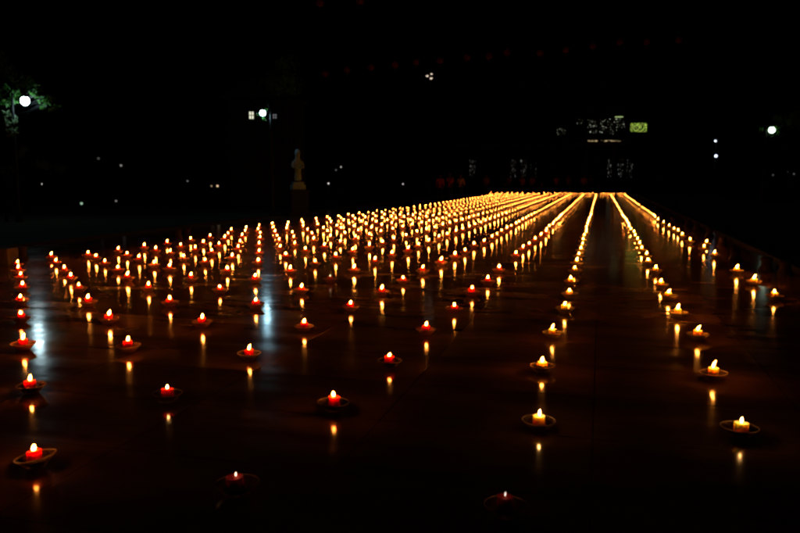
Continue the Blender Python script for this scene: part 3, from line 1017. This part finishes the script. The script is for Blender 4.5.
def lattice_window(px, py, w, h, mat, yfront, name='window', bars=3):
    c = hl(px, py, yfront)
    bm = bmesh.new()
    for sx in (-1, 1): box(bm, (c.x + sx * (w / 2 + .04), yfront, c.z), (.08, .08, h + .16))
    for sz in (-1, 1): box(bm, (c.x, yfront, c.z + sz * (h / 2 + .04)), (w - .002, .078, .08))
    for k in range(1, bars): box(bm, (c.x - w / 2 + w * k / bars, yfront, c.z), (.03, .03, h))
    for k in range(1, max(2, int(h / .45))): box(bm, (c.x, yfront - .002, c.z - h / 2 + h * k / max(2, int(h / .45))), (w, .028, .03))
    f = obj(name, mesh_from(name, bm, ['red_paint']), hall)
    bm = bmesh.new(); box(bm, (c.x, yfront + .03, c.z), (w, .02, h))
    obj('pane', mesh_from('pane', bm, [mat]), f)
for x in (472.5, 513, 523.5, 533.5, 610.5, 620.5, 629.5):
    lattice_window(x, 168.5, .62, 1.9, 'door_light', .93, 'lattice_door')
for x, y, w, h in ((562, 131.5, 1.0, .75), (580, 122, .6, .6), (593, 127, 1.1, 1.5), (603, 127, 1.1, 1.5), (613, 126.5, 1.1, 1.6), (622, 123, .6, 1.2)):
    lattice_window(x, y, w, h, 'upper_light', 1.43, 'upper_window')
bm = bmesh.new()
a, b = hl(588, 141, -1.22), hl(623, 141, -1.22)
box(bm, ((a.x + b.x) / 2, -1.22, a.z), (b.x - a.x, .06, .13))
obj('eave_light_strip', mesh_from('eave_light_strip', bm, ['eave_light']), hall)
bm = bmesh.new()
a, b = hl(615, 117, .2), hl(623, 117, .2)
box(bm, ((a.x + b.x) / 2, .2, a.z), (b.x - a.x, .05, .1))
m = emit('small_sign_light', (.7, .95, .35), .5)
obj('name_plate_light', mesh_from('name_plate_light', bm, [m]), hall)
tag(hall, 'dark two-tier temple hall with lit lattice windows beyond the candles', 'temple')
# green signboard
c = deep(638.5, 127.5, 74)
sg = empty('lit_signboard', (c.x, c.y, 0), YAW * .6)
bm = bmesh.new()
for sx in (-1, 1): lathe(bm, [(.09, 0), (.06, .2), (.05, c.z + .5), (0, c.z + .51)], 8, off=(sx * .8, .1, 0))
obj('post', mesh_from('post', bm, ['metal']), sg)
bm = bmesh.new(); box(bm, (0, 0, c.z), (1.72, .12, 1.0), bevel=.02)
obj('frame', mesh_from('frame', bm, ['metal']), sg)
bm = bmesh.new(); box(bm, (0, -.07, c.z), (1.6, .02, .86))
obj('light_panel', mesh_from('light_panel', bm, ['sign_light']), sg)
tag(sg, 'mottled yellow-green lit signboard on posts right of the hall windows', 'signboard')

# ------------------------------------------------------------------ red lanterns on a cable
M['lantern'] = None
def lantern_mat():
    m, n, l, b = nt('red_lantern_silk')
    tc = n.new('ShaderNodeTexCoord')
    t = noise(n, l, 8, 3, tc.outputs['Object'])
    r = ramp(n, l, t.outputs['Fac'], [(.3, (.16, .008, .006)), (.7, (.24, .014, .009))])
    l.new(r.outputs[0], b.inputs['Base Color'])
    b.inputs['Roughness'].default_value = .6
    b.inputs['Emission Color'].default_value = (1, .08, .06, 1)
    b.inputs['Emission Strength'].default_value = .0015
    return m
M['lantern'] = lantern_mat()
bm = bmesh.new()
prof = []
for k in range(13):
    t = k / 12; a = math.pi * (t * .8 + .1)
    prof.append((.21 * math.sin(a) * (1 - .02 * (k % 2)), -.19 * math.cos(a)))
lathe(bm, prof, 16)
lan_me = mesh_from('silk_body', bm, ['lantern'])
bm = bmesh.new()
lathe(bm, [(0, .21), (.07, .21), (.075, .18), (.06, .175)], 12); lathe(bm, [(.06, -.175), (.075, -.18), (.07, -.21), (0, -.21)], 12)
tube(bm, [(0, 0, .21), (0, 0, .30)], .006, 5)
cap_me = mesh_from('cap', bm, ['metal'])
bm = bmesh.new(); lathe(bm, [(0, -.21), (.015, -.22), (.025, -.36), (.0, -.37)], 7)
tas_me = mesh_from('tassel', bm, ['lantern'])
LP = [(325, 74), (347, 70), (371, 67.5), (395, 65), (416, 62), (440, 60.5), (467, 57.5), (489, 56), (507, 52.5), (540, 53), (566, 50), (593, 46), (620, 42), (647, 42), (679, 40)]
pl = []
for k, (x, y) in enumerate(LP):
    p = deep(x, y, 44)
    root = empty('red_lantern', p, rnd.uniform(0, 3))
    obj('silk_body', lan_me, root); obj('cap', cap_me, root); obj('tassel', tas_me, root)
    tag(root, 'dim red lantern hanging on the cable, %s from the left' % ordinal(k + 1), 'lantern', 'red lanterns strung across the night sky')
    pl.append(p + Vector((0, 0, .30)))
for k, (x, y) in enumerate([(320, 3), (360, 1)]):
    p = deep(x, y, 36)
    root = empty('red_lantern', p, rnd.uniform(0, 3))
    obj('silk_body', lan_me, root); obj('cap', cap_me, root); obj('tassel', tas_me, root)
    tag(root, 'dim red lantern at the very top of the view, %s one' % ('left', 'right')[k], 'lantern', 'red lanterns strung across the night sky')
a, b = deep(120, 60, 44), deep(900, 10, 44)
def cable(pts, lab):
    bm = bmesh.new(); tube(bm, pts, .008, 5)
    o = obj('cable', mesh_from('cable', bm, ['metal'])); tag(o, lab, 'cable')
cable([a] + pl + [b], 'thin dark cable carrying the long string of red lanterns')
cable([deep(150, -20, 36), deep(320, 3, 36) + Vector((0, 0, .30)), deep(360, 1, 36) + Vector((0, 0, .30)), deep(560, -25, 36)], 'thin dark cable carrying the two topmost red lanterns')

# ------------------------------------------------------------------ night sky and moonlight
w = bpy.data.worlds.new('World'); scene.world = w; w.use_nodes = True
n, l = w.node_tree.nodes, w.node_tree.links
sky = n.new('ShaderNodeTexSky'); sky.sky_type = 'NISHITA'; sky.sun_disc = False
sky.sun_elevation = R(-4); sky.sun_rotation = R(200)
bg = n['Background']; bg.inputs[1].default_value = .0015
l.new(sky.outputs[0], bg.inputs[0])
sl = bpy.data.lights.new('moon', 'SUN'); sl.energy = .0008; sl.angle = R(.5); sl.color = (.8, .88, 1)
so = bpy.data.objects.new('moon', sl); COL.objects.link(so); so.rotation_euler = (R(50), 0, R(160))

vs = scene.view_settings
scene.display_settings.display_device = 'sRGB'
vs.view_transform = 'Standard'; vs.look = 'None'; vs.exposure = 0; vs.gamma = 1; vs.use_curve_mapping = False
cy = scene.cycles
cy.use_denoising = True
try: cy.denoiser = 'OPENIMAGEDENOISE'
except Exception: pass
cy.use_light_tree = True
cy.max_bounces = 6; cy.diffuse_bounces = 2; cy.glossy_bounces = 3; cy.transparent_max_bounces = 24
cy.sample_clamp_indirect = 12
cy.caustics_reflective = False; cy.caustics_refractive = False
cy.pixel_filter_type = 'BLACKMAN_HARRIS'
cy.filter_width = 2.4
scene.render.use_persistent_data = False
